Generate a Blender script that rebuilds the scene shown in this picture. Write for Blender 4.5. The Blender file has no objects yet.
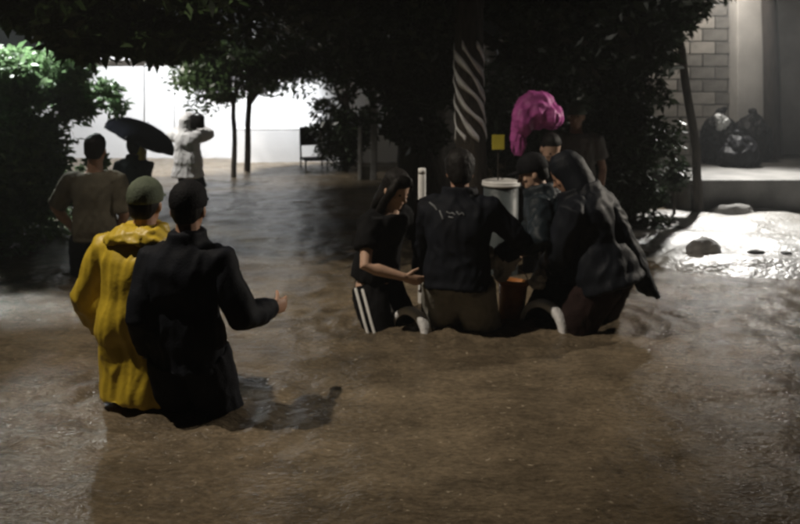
import bpy, bmesh, math, random
import numpy as np
from mathutils import Vector, Matrix, noise as mnoise

random.seed(7)
rng = np.random.default_rng(7)
S = bpy.context.scene
COL = S.collection
R = math.radians
V = Vector

# ------------------------------------------------------------------ camera
CH = 1.6            # camera height above the flood water (water = z 0)
F = 760.0           # focal length in photo pixels (800 wide)
HY = 80.0           # photo row of the horizon
cam_d = bpy.data.cameras.new('camera')
cam = bpy.data.objects.new('camera', cam_d)
COL.objects.link(cam)
cam.location = (0, 0, CH)
cam.rotation_euler = (R(90), 0, 0)
cam_d.sensor_width = 36
cam_d.lens = F / 800 * 36
cam_d.shift_y = -(262 - HY) / 800
cam_d.clip_start = 0.05
cam_d.clip_end = 1500
cam_d.dof.use_dof = True
cam_d.dof.focus_distance = 2.6
cam_d.dof.aperture_fstop = cam_d.lens / 1000 / 0.0095
S.camera = cam
S.render.resolution_x, S.render.resolution_y = 1024, 671

# ------------------------------------------------------------------ night sky, moonless glow
w = bpy.data.worlds.new('World')
S.world = w
w.use_nodes = True
wn = w.node_tree
bg = wn.nodes['Background']
sky = wn.nodes.new('ShaderNodeTexSky')
sky.sky_type = 'NISHITA'
sky.sun_disc = False
sky.sun_elevation = R(20)
sky.sun_rotation = R(-60)
wn.links.new(sky.outputs[0], bg.inputs[0])
bg.inputs[1].default_value = 0.00015
sd = bpy.data.lights.new('fill_sun', 'SUN')  # weak sun lamp added as ambient fill
sd.energy = 0.006
sd.angle = R(0.5)
sd.color = (1, 0.95, 0.88)
so = bpy.data.objects.new('fill_sun', sd)
so.rotation_euler = (R(55), 0, R(-60))
COL.objects.link(so)

S.view_settings.view_transform = 'Standard'
S.view_settings.look = 'None'
S.view_settings.exposure = 0
S.view_settings.gamma = 1
S.cycles.max_bounces = 6
S.cycles.sample_clamp_indirect = 4
S.cycles.filter_width = 2.4

# lamps of the place (power W); the lamps themselves are built below
POW_STREET, POW_WALL, POW_LEFT, POW_HOUSE, POW_RIGHT = 1550, 2500, 650, 2200, 1000

# ------------------------------------------------------------------ helpers
def PX(px, Y): return (px - 400) / F * Y
def PZ(py, Y): return CH - (py - HY) * Y / F
def PT(px, py, Y): return V((PX(px, Y), Y, PZ(py, Y)))
def WY(py): return F * CH / (py - HY)
def WP(px, py):
    Y = WY(py)
    return V((PX(px, Y), Y, 0))

def tag(o, label=None, cat=None, group=None, kind=None):
    if label: o['label'] = label
    if cat: o['category'] = cat
    if group: o['group'] = group
    if kind: o['kind'] = kind
    return o

def empty(name, loc=(0, 0, 0), rz=0, parent=None):
    o = bpy.data.objects.new(name, None)
    o.empty_display_size = .1
    COL.objects.link(o)
    o.location = loc
    o.rotation_euler.z = rz
    if parent: o.parent = parent
    return o

def link(name, me, mat, parent=None, smooth=True):
    o = bpy.data.objects.new(name, me)
    COL.objects.link(o)
    if mat and not me.materials: me.materials.append(mat)
    if parent: o.parent = parent
    if smooth and len(me.polygons):
        me.polygons.foreach_set('use_smooth', [True] * len(me.polygons))
    return o

def mesh_np(verts, faces):
    me = bpy.data.meshes.new('m')
    verts = np.asarray(verts, dtype=np.float32)
    faces = np.asarray(faces, dtype=np.int32)
    n, k = faces.shape
    me.vertices.add(len(verts)); me.vertices.foreach_set('co', verts.ravel())
    me.loops.add(n * k); me.loops.foreach_set('vertex_index', faces.ravel())
    me.polygons.add(n)
    me.polygons.foreach_set('loop_start', np.arange(n, dtype=np.int32) * k)
    me.polygons.foreach_set('loop_total', np.full(n, k, dtype=np.int32))
    me.update(calc_edges=True)
    return me

class MB:
    """collects shapes into one mesh"""
    def __init__(s): s.v = []; s.f = []
    def rings(s, rings, cap=True):
        b = len(s.v); n = len(rings[0])
        for r in rings: s.v += [tuple(p) for p in r]
        for i in range(len(rings) - 1):
            for j in range(n):
                k = (j + 1) % n
                s.f.append((b + i * n + j, b + i * n + k, b + (i + 1) * n + k, b + (i + 1) * n + j))
        if cap:
            s.f.append(tuple(b + j for j in reversed(range(n))))
            e = b + (len(rings) - 1) * n
            s.f.append(tuple(e + j for j in range(n)))
        return s
    def ell(s, c, rv, fv, n=16, pw=1.0):
        out = []
        for j in range(n):
            a = 2 * math.pi * j / n
            ca, sa = math.cos(a), math.sin(a)
            ca = math.copysign(abs(ca) ** pw, ca); sa = math.copysign(abs(sa) ** pw, sa)
            out.append(V(c) + V(rv) * ca + V(fv) * sa)
        return out
    def tube(s, pts, rads, n=12, flat=1.0, side=None, round_ends=True):
        """tapered tube through pts; flat<1 flattens across `side`"""
        pts = [V(p) for p in pts]; R_ = []
        ups = None; m = len(pts); dirs = []
        for i in range(m):
            d = (pts[min(i + 1, m - 1)] - pts[max(i - 1, 0)])
            if d.length < 1e-9: d = V((0, 0, 1))
            dirs.append(d.normalized())
        ref = V(side).normalized() if side is not None else None
        for i in range(m):
            d = dirs[i]
            if ref is None:
                ref = V((1, 0, 0)) if abs(d.x) < .8 else V((0, 1, 0))
            u = (ref - d * ref.dot(d))
            if u.length < 1e-6: u = d.orthogonal()
            u.normalize(); v = d.cross(u); ref = u
            r = rads[i]
            if i == 0 and round_ends:
                R_.append(s.ell(pts[0] - d * r * .8, u * r * .35, v * r * .35 * flat, n))
                R_.append(s.ell(pts[0] - d * r * .5, u * r * .8, v * r * .8 * flat, n))
            R_.append(s.ell(pts[i], u * r, v * r * flat, n))
            if i == m - 1 and round_ends:
                R_.append(s.ell(pts[-1] + d * r * .5, u * r * .8, v * r * .8 * flat, n))
                R_.append(s.ell(pts[-1] + d * r * .8, u * r * .35, v * r * .35 * flat, n))
        return s.rings(R_)
    def ball(s, c, rx, ry, rz, n=14, m=9, frame=None):
        M = frame or Matrix.Identity(3)
        rr = []
        for i in range(m):
            t = math.pi * (i + .5) / m
            z = -math.cos(t); q = math.sin(t)
            rr.append([V(c) + M @ V((rx * q * math.cos(2 * math.pi * j / n), ry * q * math.sin(2 * math.pi * j / n), rz * z)) for j in range(n)])
        return s.rings(rr)
    def box(s, c, dx, dy, dz, M=None):
        M = M or Matrix.Identity(3)
        b = len(s.v)
        for z in (-1, 1):
            for x, y in ((-1, -1), (1, -1), (1, 1), (-1, 1)):
                s.v.append(tuple(V(c) + M @ V((x * dx / 2, y * dy / 2, z * dz / 2))))
        for q in ((3, 2, 1, 0), (4, 5, 6, 7), (0, 1, 5, 4), (1, 2, 6, 5), (2, 3, 7, 6), (3, 0, 4, 7)):
            s.f.append(tuple(b + i for i in q))
        return s
    def mesh(s):
        me = bpy.data.meshes.new('m')
        me.from_pydata(s.v, [], s.f)
        me.update()
        return me
    def build(s, name, mat, parent=None, smooth=True, bevel=0, remesh=0, smooth_it=2, wrinkle=0, wsize=.12, st=.55):
        me = s.mesh()
        if bevel or remesh:
            me = process(me, bevel, remesh, smooth_it, wrinkle, wsize, st)
        return link(name, me, mat, parent, smooth)

WT = {}
def process(me, bevel=0, remesh=0, smooth_it=2, wrinkle=0, wsize=.12, st=.55):
    o = bpy.data.objects.new('tmp', me)
    COL.objects.link(o)
    if bevel:
        m = o.modifiers.new('b', 'BEVEL'); m.width = bevel; m.segments = 2; m.limit_method = 'ANGLE'
    if remesh:
        m = o.modifiers.new('r', 'REMESH'); m.mode = 'VOXEL'; m.voxel_size = remesh; m.use_smooth_shade = True
        if smooth_it:
            m = o.modifiers.new('s', 'SMOOTH'); m.factor = .5; m.iterations = smooth_it
    dg = bpy.context.evaluated_depsgraph_get()
    dg.update()
    out = bpy.data.meshes.new_from_object(o.evaluated_get(dg))
    bpy.data.objects.remove(o)
    if wrinkle: crumple(out, wrinkle, wsize, st)
    return out

def crumple(me, amp, size, st=.55):
    n = len(me.vertices)
    co = np.empty(n * 3, dtype=np.float32); me.vertices.foreach_get('co', co); co = co.reshape(-1, 3)
    no = np.empty(n * 3, dtype=np.float32); me.vertex_normals.foreach_get('vector', no); no = no.reshape(-1, 3)
    sd = random.uniform(0, 50)
    d = np.empty(n, dtype=np.float32)
    f1, f2 = 1 / (size * 1.6), 1 / (size * .62)
    N = mnoise.noise
    for i in range(n):
        x, y, z = co[i]
        a = N((x * f1 + sd, y * f1, z * f1 * .8))
        b = N((x * f2 + a * 1.1, y * f2 + sd, z * f2 * st + a * .8))
        c = N((x * f2 * 2.1 + sd, y * f2 * 2.1, (z + .35 * x) * f2 * 2.1 * st))
        d[i] = a * .75 - abs(b) * .7 + .25 + c * .16
    co += no * (d * amp)[:, None]
    me.vertices.foreach_set('co', co.ravel())
    me.update()


# ------------------------------------------------------------------ materials
def nt(name):
    m = bpy.data.materials.new(name)
    m.use_nodes = True
    return m, m.node_tree.nodes, m.node_tree.links, m.node_tree.nodes['Principled BSDF']

def mat(name, c, rough=.7, var=.25, scale=8, bump=.2, bscale=60, spec=.4, metal=0, c2=None, coat=0, sheen=0, stretch=None, trans=0):
    m, N, L, b = nt(name)
    tc = N.new('ShaderNodeTexCoord')
    src = tc.outputs['Object']
    if stretch:
        mp = N.new('ShaderNodeMapping'); mp.inputs['Scale'].default_value = stretch
        L.new(src, mp.inputs[0]); src = mp.outputs[0]
    n1 = N.new('ShaderNodeTexNoise'); n1.inputs['Scale'].default_value = scale; n1.inputs['Detail'].default_value = 6
    L.new(src, n1.inputs[0])
    cr = N.new('ShaderNodeValToRGB')
    c2 = c2 or tuple(x * (1 - var) for x in c)
    hi = c if c2 != tuple(x * (1 - var) for x in c) else tuple(min(1, x * (1 + var * .6)) for x in c)
    cr.color_ramp.elements[0].color = (*c2, 1); cr.color_ramp.elements[0].position = .32
    cr.color_ramp.elements[1].color = (*hi, 1); cr.color_ramp.elements[1].position = .68
    L.new(n1.outputs[0], cr.inputs[0]); L.new(cr.outputs[0], b.inputs['Base Color'])
    b.inputs['Roughness'].default_value = rough
    b.inputs['Specular IOR Level'].default_value = spec
    b.inputs['Metallic'].default_value = metal
    if coat: b.inputs['Coat Weight'].default_value = coat; b.inputs['Coat Roughness'].default_value = .15
    if sheen: b.inputs['Sheen Weight'].default_value = sheen
    if trans: b.inputs['Transmission Weight'].default_value = trans
    if bump:
        n2 = N.new('ShaderNodeTexNoise'); n2.inputs['Scale'].default_value = bscale; n2.inputs['Detail'].default_value = 4
        L.new(src, n2.inputs[0])
        bp = N.new('ShaderNodeBump'); bp.inputs['Strength'].default_value = bump; bp.inputs['Distance'].default_value = .02
        L.new(n2.outputs[0], bp.inputs['Height']); L.new(bp.outputs[0], b.inputs['Normal'])
    return m

def emit(name, c, s):
    m, N, L, b = nt(name)
    b.inputs['Base Color'].default_value = (*c, 1)
    b.inputs['Emission Color'].default_value = (*c, 1)
    b.inputs['Emission Strength'].default_value = s
    return m

def leaf_mat(name, c, c2, tl=.25):
    m, N, L, b = nt(name)
    g = N.new('ShaderNodeNewGeometry')
    cr = N.new('ShaderNodeValToRGB')
    cr.color_ramp.elements[0].color = (*c, 1); cr.color_ramp.elements[1].color = (*c2, 1)
    L.new(g.outputs['Random Per Island'], cr.inputs[0])
    L.new(cr.outputs[0], b.inputs['Base Color'])
    b.inputs['Roughness'].default_value = .38
    t = N.new('ShaderNodeBsdfTranslucent'); L.new(cr.outputs[0], t.inputs[0])
    mx = N.new('ShaderNodeMixShader'); mx.inputs[0].default_value = tl
    L.new(b.outputs[0], mx.inputs[1]); L.new(t.outputs[0], mx.inputs[2])
    L.new(mx.outputs[0], N['Material Output'].inputs[0])
    return m

def water_mat():
    m, N, L, b = nt('muddy_water')
    tc = N.new('ShaderNodeTexCoord')
    n1 = N.new('ShaderNodeTexNoise'); n1.inputs['Scale'].default_value = 2.4; n1.inputs['Detail'].default_value = 12; n1.inputs['Roughness'].default_value = .72
    mp0 = N.new('ShaderNodeMapping'); mp0.inputs['Scale'].default_value = (1, 1.7, 1)
    L.new(tc.outputs['Object'], mp0.inputs[0]); L.new(mp0.outputs[0], n1.inputs[0])
    cr = N.new('ShaderNodeValToRGB')
    cr.color_ramp.elements[0].color = (.07, .056, .039, 1); cr.color_ramp.elements[0].position = .3
    cr.color_ramp.elements[1].color = (.24, .187, .125, 1); cr.color_ramp.elements[1].position = .75
    L.new(n1.outputs[0], cr.inputs[0])
    # floating specks
    n3 = N.new('ShaderNodeTexNoise'); n3.inputs['Scale'].default_value = 34; n3.inputs['Detail'].default_value = 3
    L.new(tc.outputs['Object'], n3.inputs[0])
    r3 = N.new('ShaderNodeValToRGB'); r3.color_ramp.elements[0].position = .66; r3.color_ramp.elements[1].position = .74
    L.new(n3.outputs[0], r3.inputs[0])
    mx = N.new('ShaderNodeMix'); mx.data_type = 'RGBA'
    mx.inputs[7].default_value = (.36, .3, .22, 1)
    L.new(r3.outputs[0], mx.inputs[0]); L.new(cr.outputs[0], mx.inputs[6])
    n5 = N.new('ShaderNodeTexNoise'); n5.inputs['Scale'].default_value = 26; n5.inputs['Detail'].default_value = 5; n5.inputs['Roughness'].default_value = .7
    L.new(mp0.outputs[0], n5.inputs[0])
    r5 = N.new('ShaderNodeMapRange'); r5.inputs[1].default_value = .3; r5.inputs[2].default_value = .7; r5.inputs[3].default_value = .55; r5.inputs[4].default_value = 1.25
    L.new(n5.outputs[0], r5.inputs[0])
    ml = N.new('ShaderNodeMix'); ml.data_type = 'RGBA'; ml.blend_type = 'MULTIPLY'; ml.inputs[0].default_value = 1
    L.new(mx.outputs[2], ml.inputs[6]); L.new(r5.outputs[0], ml.inputs[7])
    L.new(ml.outputs[2], b.inputs['Base Color'])
    b.inputs['Roughness'].default_value = .07
    b.inputs['IOR'].default_value = 1.33
    b.inputs['Specular IOR Level'].default_value = .2
    mp = N.new('ShaderNodeMapping'); mp.inputs['Scale'].default_value = (1, 2.0, 1); mp.inputs['Rotation'].default_value = (0, 0, .3)
    L.new(tc.outputs['Object'], mp.inputs[0])
    prev = None
    for sc, det, st, dist in ((11, 3, .5, .03), (34, 3, .75, .014)):
        n2 = N.new('ShaderNodeTexNoise'); n2.inputs['Scale'].default_value = sc; n2.inputs['Detail'].default_value = det
        n2.inputs['Roughness'].default_value = .55
        L.new(mp.outputs[0], n2.inputs[0])
        bp = N.new('ShaderNodeBump'); bp.inputs['Strength'].default_value = st; bp.inputs['Distance'].default_value = dist
        L.new(n2.outputs[0], bp.inputs['Height'])
        if prev: L.new(prev.outputs[0], bp.inputs['Normal'])
        prev = bp
    L.new(prev.outputs[0], b.inputs['Normal'])
    # drifting silt breaks up the gloss
    n4 = N.new('ShaderNodeTexNoise'); n4.inputs['Scale'].default_value = 2.6; n4.inputs['Detail'].default_value = 6
    L.new(mp.outputs[0], n4.inputs[0])
    mr = N.new('ShaderNodeMapRange'); mr.inputs[1].default_value = .35; mr.inputs[2].default_value = .7; mr.inputs[3].default_value = .12; mr.inputs[4].default_value = .28
    L.new(n4.outputs[0], mr.inputs[0]); L.new(mr.outputs[0], b.inputs['Roughness'])
    return m

M = {}
M['water'] = water_mat()
M['ground'] = mat('wet_ground', (.12, .095, .07), .6, .4, 2, .5, 20)
M['apron'] = mat('wet_concrete', (.6, .59, .57), .28, .5, 2.2, .8, 26, c2=(.24, .225, .2), spec=.6)
M['kerb'] = mat('kerb_concrete', (.15, .145, .135), .75, .4, 3, .5, 40)
M['white_wall'] = mat('white_paint_wall', (.8, .8, .8), .8, .08, 1.5, .15, 30)
M['grey_wall'] = mat('grey_white_wall', (.6, .6, .61), .85, .15, 2, .3, 30)
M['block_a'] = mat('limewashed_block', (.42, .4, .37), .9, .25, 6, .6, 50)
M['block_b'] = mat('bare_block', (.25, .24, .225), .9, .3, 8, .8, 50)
M['mortar'] = mat('mortar', (.42, .4, .37), .95, .3, 10, .6, 60)
M['plaster'] = mat('off_white_plaster', (.72, .7, .67), .85, .15, 3, .25, 30)
M['dark_wood'] = mat('dark_wood', (.05, .04, .035), .7, .4, 5, .5, 30, stretch=(8, 8, 1))
M['bark'] = mat('bark', (.05, .042, .034), .9, .5, 9, 1.0, 22, stretch=(3, 3, .6))
M['foil'] = mat('silver_foil', (.85, .86, .87), .3, .1, 12, .2, 30)
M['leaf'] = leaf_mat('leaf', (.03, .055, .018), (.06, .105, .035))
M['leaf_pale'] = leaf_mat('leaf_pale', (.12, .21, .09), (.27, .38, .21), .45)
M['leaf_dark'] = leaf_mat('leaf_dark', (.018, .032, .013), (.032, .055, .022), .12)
M['skin'] = mat('skin', (.42, .24, .16), .5, .12, 20, .12, 120)
M['skin_pale'] = mat('skin_pale', (.55, .36, .26), .5, .12, 20, .12, 120)
M['hair'] = mat('black_hair', (.009, .0075, .007), .6, .4, 30, .25, 90, stretch=(1, 1, .2), spec=0.2)
M['yellow'] = mat('yellow_raincoat', (.56, .4, .03), .48, .15, 5, .12, 40, spec=.5)
M['black_jacket'] = mat('black_jacket', (.0075, .009, .0135), .7, .3, 10, .15, 120, spec=0.12)
M['navy_jacket'] = mat('navy_jacket', (.014, .018, .027), .55, .3, 8, .15, 90, spec=0.15)
M['teal_jacket'] = mat('teal_jacket', (.014, .021, .027), .5, .3, 8, .15, 90, spec=0.2)
M['poncho'] = mat('dark_poncho', (.009, .011, .016), .6, .3, 6, .12, 60, spec=0.15)
M['black_cloth'] = mat('black_cloth', (.008, .008, .009), .85, .3, 14, .3, 120, spec=0.12)
M['olive_shirt'] = mat('olive_shirt', (.15, .135, .1), .85, .2, 10, .3, 90, spec=0.12)
M['jeans'] = mat('dark_trousers', (.011, .012, .016), .85, .3, 14, .3, 120, spec=0.12)
M['grey_shorts'] = mat('grey_shorts', (.3, .29, .26), .8, .3, 5, .2, 70, c2=(.16, .155, .135), spec=0.15)
M['maroon'] = mat('maroon_shorts', (.022, .012, .011), .8, .3, 10, .3, 80, spec=0.12)
M['white_coat'] = mat('white_raincoat', (.62, .62, .63), .45, .12, 5, .12, 50)
M['pink'] = mat('pink_plastic', (.6, .12, .44), .5, .25, 9, .2, 50)
M['pale_shirt'] = mat('pale_shirt', (.16, .15, .135), .85, .2, 9, .3, 80)
M['cap_green'] = mat('grey_green_cap', (.1, .12, .085), .75, .25, 14, .3, 90, spec=0.15)
M['cap_black'] = mat('black_cap', (.009, .009, .011), .75, .3, 14, .3, 90, spec=0.12)
M['print_and_glint'] = mat('print_and_glint', (.16, .17, .18), .7, .3, 30, 0)  # pale jacket print, also paints the cuff glint
M['white_stripe'] = mat('white_stripe', (.75, .75, .74), .7, .1, 20, 0)
M['white_plastic'] = mat('white_plastic', (.75, .75, .74), .4, .12, 10, .1, 20)
M['umbrella'] = mat('umbrella_cloth', (.009, .01, .017), .9, .2, 6, .1, 60, spec=0.05)
M['metal'] = mat('lamp_metal', (.2, .2, .2), .4, .2, 10, .1, 40, metal=.7)
M['drum_pale'] = mat('pale_plastic', (.07, .085, .09), .45, .25, 6, .2, 30)
M['orange'] = mat('orange_plastic', (.5, .22, .06), .42, .35, 7, .3, 20, c2=(.3, .1, .03))
M['yellow_sign'] = mat('yellow_board', (.6, .52, .06), .5, .12, 10, .1, 40)
M['bag'] = mat('black_bin_bag', (.008, .008, .01), .5, .3, 10, .2, 50, spec=.2)
M['pale_glint'] = mat('pale_glint', (.66, .66, .64), .35, .2, 12, .2, 50)  # white that stands in for the glint on the bin bags
M['rock'] = mat('grey_stone', (.4, .39, .38), .7, .35, 7, .7, 24)
M['debris'] = mat('dark_debris', (.03, .027, .024), .7, .4, 12, .6, 40)
M['tyre_white'] = mat('white_painted_rubber', (.82, .82, .83), .5, .12, 14, .3, 50)
M['tyre_black'] = mat('black_rubber', (.02, .02, .023), .7, .3, 14, .4, 60)
M['sack'] = mat('wet_grey_sack', (.4, .39, .38), .6, .3, 10, .25, 60)
M['eye'] = mat('eye', (.03, .025, .02), .15, .1, 10, 0)
M['shoe'] = mat('shoe_rubber', (.03, .03, .03), .6, .2, 10, .2, 60)
M['lens'] = emit('lamp_lens', (1, .96, .9), 12)

# ------------------------------------------------------------------ flood water, ground
def axis(lo, hi, step, far, n):
    a = np.arange(lo, hi + 1e-6, step)
    g = np.geomspace(step * 2, far, n)
    return np.concatenate([lo - g[::-1], a, hi + g])

def wave_z(x, y):
    z = np.zeros_like(x)
    r = np.random.default_rng(11)
    for i in range(46):
        lam = math.exp(r.uniform(math.log(.17), math.log(1.4)))
        th = r.uniform(0, math.pi) if lam < .4 else r.normal(1.5, .5)
        k = 2 * math.pi / lam
        z += min(lam, .3) * .0042 * np.sin(k * (x * math.cos(th) + y * math.sin(th)) + r.uniform(0, 6.28) + .7 * np.sin(.9 * x + i))
    return z

WADERS = [(-1.31, 3.78), (-1.0, 3.65), (-2.45, 6.1), (-.05, 5.1), (.27, 4.86), (.95, 5.2), (1.25, 5.0), (.69, 4.86), (.5, 5.0)]
def build_water():
    xs = axis(-9, 9, .045, 300, 20)
    ys = axis(1.4, 16.5, .04, 300, 20)
    X, Y = np.meshgrid(xs, ys)
    Z = wave_z(X, Y)
    for (wx, wy) in WADERS:
        d = np.hypot(X - wx, Y - wy)
        Z += .009 * np.sin(d * 38) * np.exp(-((d - .3) / .28) ** 2)
    fade = np.clip((15 - np.hypot(X * .9, Y - 6)) / 5, 0, 1)
    Z *= fade
    nx, ny = len(xs), len(ys)
    I = np.arange(nx * ny).reshape(ny, nx)
    f = np.stack([I[:-1, :-1], I[:-1, 1:], I[1:, 1:], I[1:, :-1]], -1).reshape(-1, 4)
    o = link('water', mesh_np(np.stack([X, Y, Z], -1).reshape(-1, 3), f), M['water'])
    tag(o, kind='structure')

def ground_z(x, y):
    return -.55 + .25 * np.clip((y - 7) / 1.5, 0, 1)

def build_ground():
    xs = axis(-10, 10, 1.0, 500, 10); ys = axis(-2, 18, .5, 500, 10)
    X, Y = np.meshgrid(xs, ys)
    Z = ground_z(X, Y)
    nx, ny = len(xs), len(ys)
    I = np.arange(nx * ny).reshape(ny, nx)
    f = np.stack([I[:-1, :-1], I[:-1, 1:], I[1:, 1:], I[1:, :-1]], -1).reshape(-1, 4)
    tag(link('ground', mesh_np(np.stack([X, Y, Z], -1).reshape(-1, 3), f), M['ground']), kind='structure')

def build_apron():
    # concrete apron in front of the house, just breaking the surface
    xs = np.linspace(1.3, 8, 150); ys = np.linspace(5.4, 9.05, 90)
    X, Y = np.meshgrid(xs, ys)
    Z = np.zeros_like(X)
    for j in range(X.shape[0]):
        for i in range(X.shape[1]):
            x, y = X[j, i], Y[j, i]
            base = .06 - .30 * max(0, 6.4 - .1 * (x - 3) - y) - .16 * max(0, 2.55 - .25 * (y - 7) - x)
            n = mnoise.fractal(V((x * 1.1, y * 1.6, 3)), .9, 2.0, 5) * .045
            Z[j, i] = max(base, -.4) + n
    nx, ny = len(xs), len(ys)
    I = np.arange(nx * ny).reshape(ny, nx)
    f = np.stack([I[:-1, :-1], I[:-1, 1:], I[1:, 1:], I[1:, :-1]], -1).reshape(-1, 4)
    tag(link('concrete_apron', mesh_np(np.stack([X, Y, Z], -1).reshape(-1, 3), f), M['apron']), kind='structure')

build_water(); build_ground(); build_apron()

# raised sidewalk of the house on the right
mb = MB(); mb.box((6.9, 10.6, -.07), 6.9, 3.1, .96)
sw = mb.build('sidewalk', M['kerb'], bevel=.02, smooth=False); tag(sw, kind='structure')

# ------------------------------------------------------------------ buildings
def tubeobj(name, pts, rads, mat_, parent=None, n=10, **k):
    return MB().tube(pts, rads, n=n, **k).build(name, mat_, parent)

# tall white boundary wall at the end of the flooded street
h = tag(empty('boundary_wall', (-5, 15.6, -.3)), 'tall white wall glaring under a lamp, behind the umbrella', 'wall')
MB().box((0, .15, 1.15), 13, .3, 2.3).build('wall', M['white_wall'], h, smooth=False, bevel=.01)
MB().box((0, .12, 2.35), 13.2, .42, .1).build('coping', M['white_wall'], h, smooth=False, bevel=.01)
for px in (145, 175):
    X = PX(px, 15.55)
    tubeobj('conduit', [(X + 5, -.018, .2), (X + 5, -.018, 2.28)], [.012, .012], M['white_wall'], h)
# low garden wall
gw = tag(empty('garden_wall', (-1.55, 14.9, -.3)), 'low white garden wall behind the two slim trees', 'wall')
MB().box((0, 0, .44), 3.3, .18, .96).build('wall', M['white_wall'], gw, smooth=False, bevel=.01)
MB().box((0, 0, .945), 3.3, .184, .05).build('coping', M['white_wall'], gw, smooth=False, bevel=.01)
# gate posts in the dim middle distance
gp = tag(empty('gate', (PX(367, 12.2), 12.2, -.3)), 'dim white gate pier with a dark slot beside the shrubs', 'gate')
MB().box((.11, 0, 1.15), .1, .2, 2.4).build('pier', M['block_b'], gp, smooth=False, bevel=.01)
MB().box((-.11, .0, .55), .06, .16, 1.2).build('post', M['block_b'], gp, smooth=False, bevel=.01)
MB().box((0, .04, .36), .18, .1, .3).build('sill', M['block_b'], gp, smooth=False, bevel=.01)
# dark back fence, middle
bf = tag(empty('back_wall', (3.0, 15.2, -.3)), 'unlit rendered wall far behind the wading group', 'wall')
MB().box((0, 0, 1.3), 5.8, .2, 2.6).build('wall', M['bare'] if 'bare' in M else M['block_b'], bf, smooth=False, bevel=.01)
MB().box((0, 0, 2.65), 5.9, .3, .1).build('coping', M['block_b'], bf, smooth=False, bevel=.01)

# right-hand house: block wall, plaster pillar, dark post
HYW = 12.0
rh = tag(empty('house', (4.0, HYW, .41)), 'house of bare and limewashed concrete blocks behind the bin bags', 'house')
MB().box((.7, .16, 1.6), 1.5, .12, 3.2).build('wall', M['mortar'], rh, smooth=False)
MB().box((3.2, .2, 1.6), 3.4, .2, 3.2).build('plaster_wall', M['plaster'], rh, smooth=False)
blk = [process(MB().box((0, 0, 0), .385, .12, .185).mesh(), bevel=.008) for _ in range(2)]
blk[0].materials.append(M['block_a']); blk[1].materials.append(M['block_b'])
for r in range(16):
    for c in range(5):
        x = c * .4 + (.2 if r % 2 else 0) - .02
        if x > 1.36: continue
        z = .1 + r * .2
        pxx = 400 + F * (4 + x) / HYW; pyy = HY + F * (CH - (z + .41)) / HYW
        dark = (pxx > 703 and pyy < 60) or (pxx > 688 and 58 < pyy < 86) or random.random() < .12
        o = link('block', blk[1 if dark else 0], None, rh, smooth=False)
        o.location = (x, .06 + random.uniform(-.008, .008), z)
pl = PX(735, 11.8) - 4.0; pr = PX(770, 11.8) - 4.0
MB().box(((pl + pr) / 2, -.12, 1.62), pr - pl, .34, 3.24).build('pillar', M['plaster'], rh, smooth=False, bevel=.015)
p2 = PX(773, 11.5) - 4.0
tubeobj('post', [(p2, -.5, -.02), (p2 - .03, -.5, 1.6), (p2 - .1, -.5, 3.2)], [.13, .115, .1], M['dark_wood'], rh)
MB().box((2.0, -.5, 3.3), 5.0, 1.6, .14).build('eave', M['dark_wood'], rh, smooth=False, bevel=.01)

# ------------------------------------------------------------------ lamps of the place and added heads
def spot(parent, loc, target, power, angle, blend, color, rad=.08):
    d = bpy.data.lights.new('spot_light', 'SPOT')
    d.energy = power; d.spot_size = R(angle); d.spot_blend = blend; d.color = color; d.shadow_soft_size = rad
    o = bpy.data.objects.new('spot_light', d); COL.objects.link(o)
    o.parent = parent; o.location = loc
    dirn = V(target) - (V(loc) + parent.location)
    o.rotation_euler = dirn.to_track_quat('-Z', 'Y').to_euler()
    return o
def point(parent, loc, power, color, rad=.08):
    d = bpy.data.lights.new('point_light', 'POINT')
    d.energy = power; d.color = color; d.shadow_soft_size = rad
    o = bpy.data.objects.new('point_light', d); COL.objects.link(o)
    o.parent = parent; o.location = loc
    return o

def lamp_head(parent, c, yaw=0):
    c = V(c); Mz = Matrix.Rotation(yaw, 3, 'Z')
    mb = MB()
    rr = []
    for z, s in ((0, 1), (.05, 1), (.1, .6)):
        rr.append([c + Mz @ V((x * .2 * s, y * .11 * s, z)) for x, y in ((-1, -1), (1, -1), (1, 1), (-1, 1))])
    mb.rings(rr).build('lamp_housing', M['metal'], parent, smooth=False, bevel=.01)
    MB().box(c + V((0, 0, -.012)), .3, .16, .02, Mz).build('lamp_lens', M['lens'], parent, smooth=False)

# street lamp on the near left kerb, out of the picture
sl = tag(empty('street_lamp', (-5.0, 3.2, -.55)), 'street lamp on a tall pole at the near left kerb', 'lamp')
tubeobj('pole', [(0, 0, 0), (0, 0, 7.0)], [.09, .05], M['metal'], sl)
tubeobj('arm', [(0, 0, 6.9), (.3, .03, 7.15), (.85, .2, 7.2)], [.035, .03, .03], M['metal'], sl)
lamp_head(sl, (.95, .25, 7.12))
spot(sl, (.95, .25, 7.06), (-.2, 4.85, 0), POW_STREET, 45, .85, (1, .88, .72), .07)
# lamp behind the white wall
wl = tag(empty('street_lamp', (-3.1, 16.1, -.3)), 'street lamp behind the tall white wall', 'lamp')
tubeobj('pole', [(0, 0, 0), (0, 0, 4.7)], [.07, .05], M['metal'], wl)
tubeobj('arm', [(0, 0, 4.6), (0, -.5, 4.78), (0, -2.1, 4.75)], [.03, .025, .025], M['metal'], wl)
lamp_head(wl, (0, -2.2, 4.66), R(90))
spot(wl, (0, -2.2, 4.55), (-4.4, 15.5, .7), POW_WALL, 96, .4, (.95, .97, 1), .1)
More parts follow.
